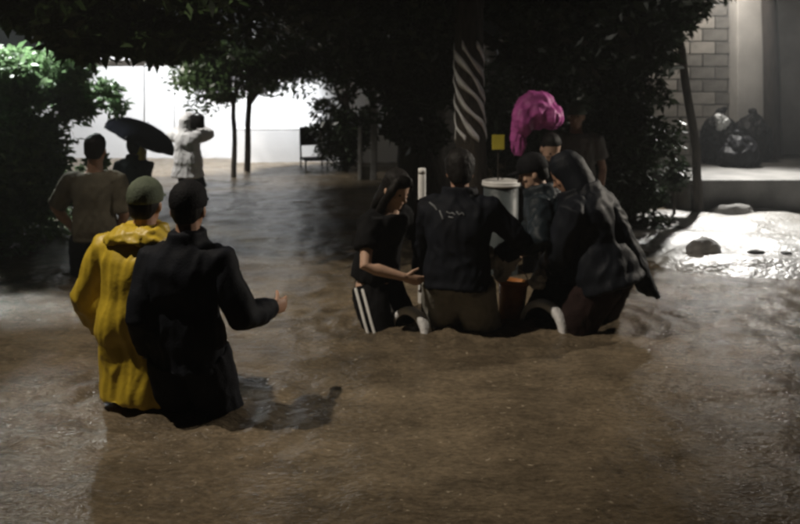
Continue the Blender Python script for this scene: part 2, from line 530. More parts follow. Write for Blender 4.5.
# street lamp behind the left shrub
sl2 = tag(empty('street_lamp', (-6.9, 10.6, -.3)), 'street lamp rising behind the broad left shrub, with two added heads', 'lamp')
tubeobj('pole', [(0, 0, 0), (0, 0, 3.9)], [.08, .05], M['metal'], sl2)
tubeobj('arm', [(0, 0, 3.8), (.5, -.1, 4.0), (1.7, -.1, 4.02)], [.035, .03, .03], M['metal'], sl2)
lamp_head(sl2, (1.85, -.1, 3.95))
spot(sl2, (1.85, -.1, 3.85), (-1.75, 3.0, 0), POW_LEFT, 38, 1.0, (.93, 1, .96), .1)
tubeobj('arm', [(0, 0, 3.7), (.7, -.7, 3.88), (1.9, -1.75, 3.9)], [.035, .03, .03], M['metal'], sl2)
lamp_head(sl2, (2.0, -1.85, 3.83))  # extra head added to light the shrub top
spot(sl2, (2.0, -1.85, 3.73), (-4.1, 7.8, 1.5), 1600, 58, .8, (.93, 1, .96), .1)
lamp_head(sl2, (1.85, .25, 3.95))  # extra head added to brighten the white raincoat and the wall
spot(sl2, (1.85, .25, 3.85), (-3.3, 12.3, .9), 850, 56, .7, (1, .95, .87), .1)
# street lamp on the right kerb, out of the picture
sl3 = tag(empty('street_lamp', (6.3, 7.3, -.3)), 'low street lamp on the right kerb beside the concrete apron', 'lamp')
tubeobj('pole', [(0, 0, 0), (0, 0, 3.3)], [.08, .05], M['metal'], sl3)
tubeobj('arm', [(0, 0, 3.2), (-.3, -.05, 3.4), (-.6, -.1, 3.42)], [.035, .03, .03], M['metal'], sl3)
lamp_head(sl3, (-.7, -.1, 3.34))
spot(sl3, (-.7, -.1, 3.28), (-1.1, 4.1, .2), POW_RIGHT, 40, .8, (1, .9, .76), .05)
# lamp under the eave of the right house
el = tag(empty('wall_lamp', (4.5, 11.95, 3.45)), 'lamp under the eave of the block house', 'lamp')
tubeobj('bracket', [(0, 0, 0), (0, -.5, .02), (0, -.95, 0)], [.03, .025, .025], M['metal'], el)
lamp_head(el, (0, -1.0, -.1), R(90))
spot(el, (0, -1.0, -.16), (4.6, 8.0, 0), POW_HOUSE, 72, 1.0, (1, .98, .94), .06)
point(el, (0, -1.0, -.18), 60, (1, .9, .78), .06)

# ------------------------------------------------------------------ trees
def leaf_cloud(clumps, per, size, spread, flat=.7, seed=0):
    r = np.random.default_rng(seed)
    C = np.repeat(np.asarray(clumps)[:, :3], per, axis=0)
    rad = np.repeat(np.asarray(clumps)[:, 3], per)
    n = len(C)
    d = r.normal(size=(n, 3)); d /= np.linalg.norm(d, axis=1)[:, None]
    q = r.random(n) ** .45
    P = C + d * (q * rad)[:, None] * np.array([1, 1, flat]) * spread
    a = r.normal(size=(n, 3)); a[:, 2] *= .6; a[:, 2] -= .25; a /= np.linalg.norm(a, axis=1)[:, None]
    b = np.cross(a, r.normal(size=(n, 3))); b /= np.linalg.norm(b, axis=1)[:, None]
    nn = np.cross(a, b)
    L = (size * r.uniform(.6, 1.35, n))[:, None]
    W = L * r.uniform(.3, .46, n)[:, None]
    v0 = P; v1 = P + a * L * .45 + b * W * .5 + nn * L * .06; v2 = P + a * L; v3 = P + a * L * .45 - b * W * .5 + nn * L * .06
    verts = np.stack([v0, v1, v2, v3], 1).reshape(-1, 3)
    f = np.arange(n * 4).reshape(n, 4)
    return mesh_np(verts, f)

def clumps_ell(n, c, r, cr, seed, shell=.5):
    g = np.random.default_rng(seed)
    d = g.normal(size=(n, 3)); d /= np.linalg.norm(d, axis=1)[:, None]
    q = (shell + (1 - shell) * g.random(n)) * g.uniform(.75, 1.08, n)
    P = np.array(c) + d * q[:, None] * np.array(r)
    return np.concatenate([P, (cr * g.uniform(.6, 1.35, n))[:, None]], 1)

def tree(name, label, base, trunk_pts, trunk_r, crown, per, leaf, lm, cat='tree', limbs=7, seed=1, group=None, spread=1.0):
    """trunk_pts / crown clumps are in world space"""
    t = tag(empty(name, base), label, cat, group)
    b = V(base)
    mb = MB()
    pts = [V(p) - b for p in trunk_pts]
    # refine & wobble
    rp, rr = [], []
    g = random.Random(seed)
    for i in range(len(pts) - 1):
        for k in range(4):
            f = k / 4
            p = pts[i].lerp(pts[i + 1], f)
            if i or k: p = p + V((g.uniform(-1, 1), g.uniform(-1, 1), 0)) * trunk_r[0] * .16
            rp.append(p); rr.append(trunk_r[i] + (trunk_r[i + 1] - trunk_r[i]) * f)
    rp.append(pts[-1]); rr.append(trunk_r[-1])
    mb.tube(rp, rr, n=12)
    top = pts[-1]
    idx = g.sample(range(len(crown)), min(limbs, len(crown)))
    for i in idx:
        e = V(crown[i][:3]) - b
        s = rp[-1 - g.randrange(2)]
        mid = s.lerp(e, .5) + V((0, 0, .12 * (e - s).length))
        mb.tube([s, mid, e], [trunk_r[-1] * .75, trunk_r[-1] * .45, trunk_r[-1] * .15], n=7)
    mb.build('trunk', M['bark'], t)
    cl = np.array(crown); cl[:, :3] -= np.array(base)
    o = link('crown', leaf_cloud(cl, per, leaf, spread, seed=seed), lm, t, smooth=False)
    return t

def clumps_px(n, px0, px1, py0, py1, Y0, Y1, cr, seed):
    g = np.random.default_rng(seed); out = []
    for _ in range(n):
        Y = g.uniform(Y0, Y1); p = PT(g.uniform(px0, px1), g.uniform(py0, py1), Y)
        out.append((p.x, p.y, p.z, cr * g.uniform(.6, 1.3)))
    return np.array(out)
GZ = -.3
# big tree in the middle, its crown roofs the street
cr = np.concatenate([clumps_px(170, 190, 690, -150, 28, 7.0, 9.4, .42, 3),
                     clumps_px(22, 330, 460, 30, 80, 8.2, 9.2, .32, 4),
                     clumps_px(16, 385, 450, 70, 135, 8.3, 8.8, .26, 51),
                     clumps_px(26, 510, 650, 20, 66, 7.6, 8.8, .3, 5)])
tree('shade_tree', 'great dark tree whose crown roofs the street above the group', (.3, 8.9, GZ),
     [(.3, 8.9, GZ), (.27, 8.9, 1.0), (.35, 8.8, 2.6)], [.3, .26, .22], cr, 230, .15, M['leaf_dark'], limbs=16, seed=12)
# left overhanging tree, trunk out of the picture
cr = np.concatenate([clumps_px(95, -110, 200, -170, 14, 5.8, 7.2, .36, 6),
                     clumps_px(20, 60, 200, 15, 52, 6.0, 7.0, .2, 8), clumps_px(18, -20, 70, -10, 18, 6.0, 7.0, .2, 9)])
tree('shade_tree', 'dark leafy boughs hanging over the umbrella and the left shrub', (-6.3, 6.3, -.55),
     [(-6.3, 6.3, -.55), (-6.2, 6.3, 1.5), (-5.6, 6.3, 2.8)], [.22, .17, .13], cr, 230, .14, M['leaf'], limbs=14, seed=13)
# large shrub on the left with its top lit by the street lamp
cr = np.concatenate([clumps_ell(90, (-4.15, 7.7, .8), (.72, .7, .95), .28, 21, .2), clumps_px(44, -20, 84, 56, 95, 7.3, 8.3, .22, 24), clumps_px(22, 0, 62, 120, 250, 7.0, 7.8, .25, 25),
                     clumps_ell(8, (-3.2, 7.7, 1.4), (.33, .4, .25), .13, 22, .2),
                     clumps_ell(5, (-3.2, 7.7, .6), (.2, .3, .4), .13, 23, .2)])
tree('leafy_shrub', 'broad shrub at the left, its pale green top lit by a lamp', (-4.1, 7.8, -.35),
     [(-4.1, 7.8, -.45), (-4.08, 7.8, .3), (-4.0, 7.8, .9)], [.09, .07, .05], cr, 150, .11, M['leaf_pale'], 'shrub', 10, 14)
# two slim trees
for i, (px, py, ln) in enumerate(((233, 177, 0), (247, 171, .12))):
    b = WP(px, py)
    top = V((b.x + ln * .3, b.y, 1.35))
    cr = clumps_ell(46, (b.x + (-.2 if i == 0 else .55), b.y + .1, 1.85 + .08 * i), (.85, .7, .72), .3, 31 + i, .2)
    tree('slim_tree', ('slim round crowned street tree, thinner trunk of the pair before the white wall',
                       'slim round crowned street tree, straighter and thicker trunk of the pair')[i], (b.x, b.y, GZ),
         [(b.x, b.y, GZ), (b.x + .02, b.y, .6), top], [(.05, .04, .035), (.062, .052, .045)][i], cr, 170, .11, M['leaf'], limbs=6, seed=15 + i)
# shrubs behind, middle distance
cr = np.concatenate([clumps_ell(36, (PX(345, 13.4), 13.4, .75), (.62, .5, .7), .26, 41, .3), clumps_ell(30, (PX(345, 13.4), 13.2, 1.9), (.9, .6, .6), .3, 42, .3)])
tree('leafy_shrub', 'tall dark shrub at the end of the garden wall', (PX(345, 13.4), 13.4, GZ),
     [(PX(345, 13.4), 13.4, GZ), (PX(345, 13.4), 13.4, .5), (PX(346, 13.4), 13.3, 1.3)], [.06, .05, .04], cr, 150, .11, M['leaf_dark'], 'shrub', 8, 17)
# dark shrubs behind the group on the right
cr = np.concatenate([clumps_ell(60, (PX(622, 8.2), 8.2, .8), (.5, .42, .95), .27, 43, .2), clumps_ell(26, (PX(590, 8.4), 8.4, 1.9), (.8, .45, .6), .3, 44, .3)])
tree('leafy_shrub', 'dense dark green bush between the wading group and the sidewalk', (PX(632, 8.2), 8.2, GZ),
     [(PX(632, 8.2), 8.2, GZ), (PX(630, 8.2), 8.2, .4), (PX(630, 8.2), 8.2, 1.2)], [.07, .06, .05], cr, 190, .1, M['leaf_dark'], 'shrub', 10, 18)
cr = clumps_ell(40, (PX(520, 11.5), 11.5, 1.2), (1.3, .5, 1.3), .4, 45, .3)
tree('leafy_shrub', 'black bushy mass behind the pink sheet', (PX(525, 11.5), 11.5, GZ),
     [(PX(525, 11.5), 11.5, GZ), (PX(525, 11.5), 11.5, .5), (PX(525, 11.5), 11.5, 1.2)], [.07, .06, .05], cr, 170, .13, M['leaf_dark'], 'shrub', 10, 19)
# thin tree on the right by the sidewalk
tb = WP(700, 216)
cr = np.concatenate([clumps_ell(34, (PX(668, 8.8), 8.8, 2.42), (.45, .4, .42), .24, 46, .2), clumps_ell(16, (PX(735, 8.6), 8.6, 2.78), (.6, .4, .22), .2, 47, .2)])
tree('slim_tree', 'thin leaning tree by the glaring wet concrete', (tb.x, tb.y, GZ),
     [(tb.x, tb.y, GZ), PT(696, 150, tb.y), PT(681, 50, tb.y - .1), PT(676, 10, tb.y - .1)], [.055, .05, .045, .035], cr, 150, .12, M['leaf_dark'], limbs=8, seed=20)
cr = clumps_ell(12, (PX(676, 8.7), 8.75, .55), (.2, .2, .35), .11, 48, .2)
tree('climbing_plant', 'small leafy plant at the foot of the thin leaning tree', (PX(676, 8.7), 8.75, GZ),
     [(PX(676, 8.7), 8.75, GZ), (PX(676, 8.7), 8.75, .4), (PX(676, 8.7), 8.75, .75)], [.02, .016, .012], cr, 60, .08, M['leaf_dark'], 'plant', 4, 22)

# trunk wound with shiny foil ribbon
wt = tag(empty('wrapped_trunk', (PX(471, 6.9), 6.9, -.55)), 'upright trunk wound with shiny diagonal foil ribbons', 'trunk')
mb = MB(); hp = [(.02 * math.sin(z * 2), .0, z) for z in np.linspace(0, 3.6, 14)]
mb.tube(hp, [.145 - .006 * z for z in np.linspace(0, 3.6, 14)], n=16); mb.build('trunk', M['bark'], wt)
for k in range(6):
    ringv, faces = [], []
    nseg = 60
    for i in range(nseg + 1):
        f = i / nseg
        z = 1.62 + f * .85
        a = -f * .85 / 1.0 * 2 * math.pi + k * 2 * math.pi / 6 + .12 * math.sin(i * .23 + k * 2)
        r = .145 - .006 * z + .006 + .003 * math.sin(i * .7 + k)
        wdt = .036 * (1 + .35 * math.sin(i * .31 + k * 2.4))
        ringv.append([(r * math.cos(a) + .02 * math.sin(z * 2), r * math.sin(a), z - wdt), ((r + .006) * math.cos(a) + .02 * math.sin(z * 2), (r + .006) * math.sin(a), z), (r * math.cos(a) + .02 * math.sin(z * 2), r * math.sin(a), z + wdt), ((r - .012) * math.cos(a) + .02 * math.sin(z * 2), (r - .012) * math.sin(a), z)])
    MB().rings(ringv).build('foil_ribbon', M['foil'], wt)

# ------------------------------------------------------------------ people
def ik(a, b, l1, l2, pole):
    a, b, pole = V(a), V(b), V(pole)
    d = b - a; D = d.length
    if D > (l1 + l2) * .995:
        b = a + d.normalized() * (l1 + l2) * .995; d = b - a; D = d.length
    x = (l1 * l1 - l2 * l2 + D * D) / (2 * D)
    hgt = math.sqrt(max(0, l1 * l1 - x * x))
    u = d.normalized()
    p = pole - u * pole.dot(u)
    if p.length < 1e-5: p = u.orthogonal()
    return a + u * x + p.normalized() * hgt, b

TORSO = [(-.13, .11, .09), (-.04, .155, .115), (.06, .168, .122), (.22, .158, .112), (.4, .145, .103), (.6, .16, .112), (.78, .178, .115), (.9, .165, .1), (.98, .1, .08), (1.04, .062, .062)]

def person(label, X, Y, yaw, height=1.7, gz=None, lean=0, side=0, twist=0, hip_drop=0, hands=None, poles=None,
           feet=None, head_yaw=0, head_pitch=0, head_roll=0, skin='skin', top=None, bottom=None, hair='short', cap=None,
           voxel=.009, build=1.0, group=None, extra=None, curl=.5):
    """yaw 0 = facing away from the camera; hands = world targets (left, right)"""
    gz = float(ground_z(X, Y)) if gz is None else gz
    root = tag(empty('person', (X, Y, gz)), label, 'person', group)
    s = height / 1.7
    base = V((X, Y, gz))
    Mz = Matrix.Rotation(yaw, 3, 'Z')
    def W(v): return Mz @ V(v)                       # character -> root-local (unrotated empty)
    pel = W((0, 0, (.9 - hip_drop) * s))
    tdir = (Matrix.Rotation(yaw, 3, 'Z') @ Matrix.Rotation(-R(lean), 3, 'X') @ Matrix.Rotation(R(side), 3, 'Y'))
    up = tdir @ V((0, 0, 1)); rt = tdir @ V((1, 0, 0)); fw = tdir @ V((0, 1, 0))
    if lean: pel = pel - W((0, .12 * math.sin(R(lean)), 0))
    tw = Matrix.Rotation(R(twist), 3, up)
    rt2, fw2 = tw @ rt, tw @ fw
    Lt = .5 * s
    def spine(t):
        bow = -.02 * math.sin(max(0, min(1, t)) * math.pi)
        return pel + up * (Lt * t) + fw * bow
    def frame(t):
        t = max(0, min(1, t)); a = rt.lerp(rt2, t).normalized(); return a, fw.lerp(fw2, t).normalized()
    def torso(mb, off, rows=TORSO, flare=0, t0=None, t1=None):
        rr = []
        for t, w_, d_ in rows:
            if t0 is not None and t < t0: continue
            if t1 is not None and t > t1: continue
            a, b = frame(t)
            fl = flare * max(0, .5 - t)
            rr.append(mb.ell(spine(t), a * ((w_ * build + off + fl) * s), b * ((d_ * build + off + fl) * s), 20, .9))
        mb.rings(rr)
    sh = [spine(.86) + rt2 * (sg * .185 * s * build) for sg in (-1, 1)]
    hip = [pel + W((sg * .092 * s * build, 0, -.03 * s)) for sg in (-1, 1)]
    # arms
    l1, l2 = .3 * s, .265 * s
    elbow, wrist = [None, None], [None, None]
    hands = hands or [None, None]; poles = poles or [None, None]
    for i, sg in enumerate((-1, 1)):
        tgt = (V(hands[i]) - base) if hands[i] is not None else sh[i] + rt2 * (sg * .04 * s) + fw2 * .05 * s - V((0, 0, .53 * s))
        pole = V(poles[i]) if poles[i] is not None else (-fw2 + rt2 * sg * .5)
        elbow[i], wrist[i] = ik(sh[i], tgt, l1, l2, pole)
    # legs
    knee, ankle = [None, None], [None, None]
    for i, sg in enumerate((-1, 1)):
        f = W(feet[i]) if feet else W((sg * .13 * s, 0, 0))
        a = V((f.x, f.y, .085 * s))
        knee[i], ankle[i] = ik(hip[i], a, .425 * s, .415 * s, W((sg * .15, 1, 0)))
    # head frame
    nb = spine(1.0)
    Hm = Matrix.Rotation(yaw + R(head_yaw), 3, 'Z') @ Matrix.Rotation(-R(head_pitch), 3, 'X') @ Matrix.Rotation(R(head_roll), 3, 'Y')
    hu, hf, hr = Hm @ V((0, 0, 1)), Hm @ V((0, 1, 0)), Hm @ V((1, 0, 0))
    ch = nb + up * .05 * s + fw * .015 * s                # skull base point (chin level)
    def H(x, y, z): return ch + (hr * x + hf * y + hu * z) * s
    # ---- body: one continuous skin
    mb = MB()
    torso(mb, -.012)
    mb.tube([nb - up * .04 * s, H(0, -.01, .06)], [.064 * s, .056 * s])
    rows = [(-.005, .022, .022, .062), (.012, .042, .045, .04), (.04, .058, .068, .02), (.075, .066, .083, .008), (.11, .071, .092, 0), (.145, .075, .097, -.004), (.18, .073, .093, -.007), (.208, .06, .076, -.008), (.228, .038, .048, -.008), (.238, .014, .018, -.008)]
    mb.rings([mb.ell(H(0, o, z), hr * w_ * s, hf * d_ * s, 20) for z, w_, d_, o in rows])
    mb.tube([H(0, .09, .118), H(0, .101, .092), H(0, .112, .078)], [.009 * s, .011 * s, .014 * s], n=8)          # nose
    mb.tube([H(-.035, .077, .127), H(0, .09, .13), H(.035, .077, .127)], [.008 * s] * 3, n=8)                     # brow
    mb.tube([H(-.02, .083, .05), H(0, .09, .05), H(.02, .083, .05)], [.008 * s] * 3, n=8)                         # lips
    for sg in (-1, 1):
        mb.ball(H(sg * .076, -.012, .1), .012 * s, .02 * s, .032 * s, 10, 7, Hm)
        mb.ball(H(sg * .042, .062, .085), .02 * s, .016 * s, .018 * s, 10, 7, Hm)
    for i, sg in enumerate((-1, 1)):
        a, e, w_ = sh[i], elbow[i], wrist[i]
        mb.tube([a + rt2 * sg * -.03 * s, a, a.lerp(e, .45), e, e.lerp(w_, .3), w_], [.055 * s, .056 * s, .047 * s, .039 * s, .041 * s, .027 * s], n=12)
        hp_, k_, an = hip[i], knee[i], ankle[i]
        mb.tube([hp_, hp_.lerp(k_, .5), k_, k_.lerp(an, .35), an], [.088 * s, .076 * s, .056 * s, .058 * s, .036 * s], n=12)
        ft = W((sg * .05, 1, 0)).normalized()
        mb.tube([an + V((0, 0, -.035 * s)) - ft * .05 * s, an + V((0, 0, -.045 * s)) + ft * .06 * s, an + V((0, 0, -.058 * s)) + ft * .15 * s], [.038 * s, .04 * s, .026 * s], n=10)
        # hand
        d = (w_ - e).normalized()
        side_ = (fw2 if abs(d.dot(fw2)) < .8 else up)
        n_ = (rt2 * sg) - d * (rt2 * sg).dot(d)
        if n_.length < .2: n_ = V((0, 0, 1)) - d * d.z
        n_.normalize()                                     # back of the hand
        b_ = d.cross(n_).normalized()                      # across the knuckles
        if b_.dot(fw2) < 0: b_ = -b_
        mb.tube([w_ - d * .01, w_ + d * .035 * s, w_ + d * .085 * s], [.027 * s, .038 * s, .04 * s], n=12, flat=.42, side=b_)
        for q, (off_, ln) in enumerate(((.03, .07), (.01, .08), (-.01, .075), (-.029, .058))):
            p = w_ + d * .085 * s + b_ * off_ * s
            dd = d.copy(); pts = [p - dd * .02 * s]; cc = curl * (1 + .15 * q)
            for seg in (.45, .32, .25):
                dd = (Matrix.Rotation(0, 3, 'X') @ (dd * math.cos(cc * .8) - n_ * math.sin(cc * .8))).normalized()
                n2 = n_
                p = p + dd * ln * seg * s; pts.append(p)
            mb.tube(pts, [.0092 * s, .0092 * s, .0085 * s, .0075 * s], n=8)
        t0 = w_ + d * .025 * s + b_ * .03 * s
        mb.tube([t0, t0 + (d * .6 + b_ * .7 - n_ * .25) * .035 * s, t0 + (d * 1.1 + b_ * .75 - n_ * .7) * .05 * s], [.0125 * s, .011 * s, .009 * s], n=8)
    mb.build('body', M[skin], root, remesh=voxel, smooth_it=2)
    for sg in (-1, 1):
        MB().ball(H(sg * .032, .079, .112), .011 * s, .009 * s, .008 * s, 10, 7, Hm).build('eye', M['eye'], root)
    ctx = dict(root=root, base=base, H=H, Hm=Hm, s=s, spine=spine, frame=frame, sh=sh, elbow=elbow, wrist=wrist, hip=hip, knee=knee, ankle=ankle,
               rt=rt2, fw=fw2, up=up, torso=torso, pel=pel, W=W, build=build)
    # ---- clothing
    if top:
        mt, kind, sl_len = top['mat'], top.get('kind', 'jacket'), top.get('sleeve', 1.0)
        off = top.get('off', .022)
        mb = MB()
        hem = top.get('hem', -.13)
        rows2 = [(hem, .165, .122)] + [r_ for r_ in TORSO if hem + .04 < r_[0] < .95] + [(.985, .1, .085)]
        if top.get('collar', True): rows2 += [(1.02, .078, .08), (1.13, .07, .074)]
        rows2 = [(t, max(w_, .16) if t < .3 else w_, max(d_, .115) if t < .3 else d_) for t, w_, d_ in rows2]
        torso(mb, off, rows2, top.get('flare', 0))
        for i, sg in enumerate((-1, 1)):
            a, e, w_ = sh[i], elbow[i], wrist[i]
            o2 = off * .85
            if sl_len >= 1:
                end = w_ + (e - w_) * .16
                mb.tube([a - rt2 * sg * .05 * s, a, a.lerp(e, .5), e, e.lerp(end, .5), end],
                        [(.06 + o2) * s, (.062 + o2) * s, (.05 + o2) * s, (.046 + o2) * s, (.043 + o2) * s, (.034 + o2) * s], n=14)
            else:
                end = a.lerp(e, sl_len)
                mb.tube([a - rt2 * sg * .05 * s, a, a.lerp(end, .6), end], [(.06 + o2) * s, (.062 + o2) * s, (.058 + o2) * s, (.058 + o2) * s], n=14, round_ends=False)
        g = mb.build(kind, M[mt], root, remesh=.011, smooth_it=3, wrinkle=top.get('wrinkle', .02), wsize=top.get('wsize', .11), st=top.get('st', .5))
        ctx['top'] = g
    if bottom:
        mb = MB(); ln = bottom.get('len', 1.0); off = bottom.get('off', .018)
        torso(mb, off * .6, [(-.17, .12, .1), (-.12, .145, .108), (-.06, .15, .108), (-.02, .13, .095)])
        for i in range(2):
            hp_, k_, an = hip[i], knee[i], ankle[i]
            if ln >= 1: pts, rd = [hp_, hp_.lerp(k_, .5), k_, k_.lerp(an, .5), k_.lerp(an, .92)], [.102, .1, .085, .078, .072]
            else: pts, rd = [hp_, hp_.lerp(k_, .5), k_, k_.lerp(an, .12)], [.1, .098, .092, .092]
            mb.tube(pts, [(r_ + off * .7) * s for r_ in rd], n=14, round_ends=False)
        ctx['bottom'] = mb.build(bottom.get('kind', 'trousers'), M[bottom['mat']], root, remesh=.012, smooth_it=3, wrinkle=.018, wsize=.1)
    for i in range(2):
        an = ankle[i]; ft = W((0, 1, 0))
        MB().tube([an + V((0, 0, -.035 * s)) - ft * .06 * s, an + V((0, 0, -.04 * s)) + ft * .06 * s, an + V((0, 0, -.05 * s)) + ft * .165 * s], [.047 * s, .048 * s, .036 * s], n=10).build('shoe', M['shoe'], root)
    # ---- hair / cap
    if hair:
        mb = MB()
        k = 1.0
        if hair == 'short':
            for z, w_, d_, o in [(.045, .05, .05, -.052), (.085, .07, .072, -.033), (.125, .08, .088, -.02)]:
                pass
            mb.rings([mb.ell(H(0, o, z), hr * w_ * s, hf * d_ * s, 18) for z, w_, d_, o in
                      [(.05, .045, .035, -.062), (.075, .064, .058, -.046), (.11, .078, .078, -.03), (.15, .082, .09, -.018), (.185, .08, .098, -.01), (.215, .066, .082, -.01), (.24, .042, .052, -.01), (.252, .014, .018, -.01)]])
        elif hair == 'bushy':
            mb.rings([mb.ell(H(0, o, z), hr * w_ * s, hf * d_ * s, 18) for z, w_, d_, o in
                      [(.03, .05, .035, -.066), (.07, .078, .064, -.05), (.11, .093, .085, -.034), (.15, .1, .1, -.02), (.19, .098, .11, -.008), (.225, .082, .094, -.006), (.255, .054, .06, -.006), (.27, .02, .02, -.006)]])
        elif hair == 'long':
            mb.rings([mb.ell(H(0, o, z), hr * w_ * s, hf * d_ * s, 18) for z, w_, d_, o in
                      [(-.2, .06, .025, -.075), (-.12, .09, .04, -.078), (-.03, .098, .055, -.07), (.05, .095, .068, -.055), (.11, .09, .082, -.035), (.15, .09, .094, -.02), (.19, .086, .103, -.008), (.222, .07, .084, -.008), (.245, .044, .054, -.008), (.256, .014, .018, -.008)]])
            for sg in (-1, 1):
                mb.tube([H(sg * .06, .05, .2), H(sg * .085, .045, .14), H(sg * .09, .02, .05), H(sg * .088, .0, -.06), H(sg * .075, -.01, -.15)], [.02 * s, .024 * s, .028 * s, .03 * s, .016 * s], n=9)
        mb.build('hair', M['hair'], root, remesh=.008, smooth_it=1, wrinkle=.012 if hair == 'long' else .006, wsize=.05)
    if cap:
        mb = MB()
        mb.rings([mb.ell(H(0, -.008, z), hr * w_ * s, hf * d_ * s, 20) for z, w_, d_ in
                  [(.125, .088, .108), (.16, .091, .112), (.2, .084, .104), (.23, .064, .08), (.25, .036, .046), (.258, .01, .012)]])
        c = mb.build('cap', M[cap[0]], root, bevel=.004)
        if cap[1] == 'brim':
            mb = MB()
            mb.rings([mb.ell(H(0, .1 + .01, .137 - .0), hr * .07 * s, hf * .065 * s, 16), mb.ell(H(0, .11, .145), hr * .07 * s, hf * .065 * s, 16)])
            mb.build('brim', M[cap[0]], c)
    return ctx

def shell(ctx, name, matname, rows, n=22, vox=.011, wr=.02, ws=.1, parent=None):
    """rows: (height t along spine, half width, half depth, right shift, forward shift)"""
    mb = MB(); rr = []
    for t, w_, d_, sx, sy in rows:
        a, b = ctx['frame'](t)
        rr.append(mb.ell(ctx['spine'](t) + (a * sx + b * sy) * ctx['s'], a * w_ * ctx['s'], b * d_ * ctx['s'], n))
    mb.rings(rr)
    return mb.build(name, M[matname], parent or ctx['root'], remesh=vox, smooth_it=2, wrinkle=wr, wsize=ws)

# 1 yellow raincoat ------------------------------------------------
Yc = 3.80
c = person('person in a bright yellow raincoat and grey green cap, seen from behind', PX(141, Yc), Yc, R(-12), 1.66, hands=[PT(108, 330, Yc + .22), PT(176, 318, Yc + .3)],
           poles=[(-1, -.45, .1), (1, -.3, 0)], top=dict(mat='yellow', kind='raincoat', off=.045, hem=-.62, flare=.0, wrinkle=.034, wsize=.11, st=.2),
           bottom=dict(mat='jeans'), hair='short', cap=('cap_green', 'brim'), lean=4, build=.96, head_yaw=12)
shell(c, 'hood', 'yellow', [(.93, .17, .11, -.01, -.06), (.98, .165, .12, 0, -.07), (1.04, .135, .11, 0, -.065), (1.09, .11, .09, 0, -.06), (1.12, .075, .05, 0, -.07)], wr=.04, ws=.09, parent=c['top'])
# 2 black jacket ---------------------------------------------------
Yc = 3.62
c = person('man in a black jacket and dark cap reaching one hand forward, back to us', PX(187, Yc), Yc, R(-14), 1.67, hands=[PT(150, 352, Yc + .08), PT(274, 308, Yc + .16)],
           poles=[(-.12, -1, 0), (.35, -.4, -1)], top=dict(mat='black_jacket', off=.026, hem=-.19, wrinkle=.026, wsize=.13),
           bottom=dict(mat='jeans', off=.022), hair='short', cap=('cap_black', 'brim'), voxel=.0065, build=.95, curl=.25, feet=[(-.1, 0, 0), (.11, .04, 0)], head_yaw=14)
for i in (0,):
    w_, e_ = c['wrist'][0], c['elbow'][0]
    d = (w_ - e_).normalized()
    MB().tube([w_ - d * .035, w_ - d * .015], [.058, .058], n=14, round_ends=False).build('cuff_glint', M['print_and_glint'], c['top'])  # pale band painted in for the glint on the cuff
# 3 olive shirt ----------------------------------------------------
Yc = 6.15
c = person('person in a plain dark olive shirt by the broad left shrub', PX(95, Yc), Yc, R(6), 1.72, hands=[PT(76, 232, Yc + .12), PT(114, 240, Yc + .12)],
           poles=[(-1, -.15, .25), (1, -.5, 0)], top=dict(mat='olive_shirt', kind='shirt', off=.028, hem=-.1, wrinkle=.02, collar=False, sleeve=.9),
           bottom=dict(mat='jeans'), hair='short', build=.88)
# 4 umbrella person --------------------------------------------------
Yc = 9.0
UM = PT(137, 158, Yc - .02)
c = person('person in dark clothes standing under a black umbrella before the white wall', PX(134, Yc), Yc, R(10), 1.47, gz=-.55, hands=[None, UM + V((.02, .24, -.1))],
           poles=[None, (.1, -.3, -1)], top=dict(mat='navy_jacket', off=.028, hem=-.15), bottom=dict(mat='jeans'), hair='bushy')
shell(c, 'scarf', 'yellow', [(.96, .12, .1, .05, 0), (1.02, .1, .1, .06, 0), (1.1, .075, .09, .085, 0), (1.2, .06, .085, .1, 0), (1.32, .045, .07, .095, 0), (1.42, .03, .05, .08, 0)], vox=.01, wr=.02, ws=.06)
# the umbrella
um = tag(empty('umbrella', c['base'] + c['wrist'][1]), 'open black umbrella tilted to one side', 'umbrella')
hnd = c['base'] + c['wrist'][1]
ctr = PT(139.5, 139, Yc - .05)
ax = V((.42, .04, .88)).normalized()
ru = ax.orthogonal().normalized(); rv = ax.cross(ru)
Rr = .445
rings = []
lo = []
for k in range(7):
    q = k / 6
    r_ = Rr * math.sin(q * math.pi / 2 * .98 + .02); zz = .2 * (math.cos(q * math.pi / 2))
    ring = []
    for j in range(32):
        a = 2 * math.pi * j / 32
        sc = 1 - .12 * q * (1 - abs(math.cos(a * 4)))
        ring.append(ctr - hnd + ax * (zz - .0) + (ru * math.cos(a) + rv * math.sin(a)) * r_ * sc)
    rings.append(ring)
inner = [[p - ax * .006 for p in r_] for r_ in reversed(rings)]
mb = MB(); mb.rings(rings + inner); cn = mb.build('canopy', M['umbrella'], um)
for j in range(8):
    a = 2 * math.pi * j / 8
    d = ru * math.cos(a) + rv * math.sin(a)
    pts = [ctr - hnd + ax * (.2 * math.cos(q * math.pi / 2) - .012) + d * Rr * math.sin(q * math.pi / 2) for q in (0, .3, .6, .85, 1)]
    MB().tube(pts, [.003] * 5, n=5).build('rib', M['metal'], cn)
MB().tube([V((0, 0, 0)), ctr - hnd + ax * .23], [.007, .005], n=8).build('shaft', M['metal'], um)
MB().tube([V((0, 0, -.1)), V((0, 0, .03))], [.013, .013], n=8).build('handle', M['debris'], um)
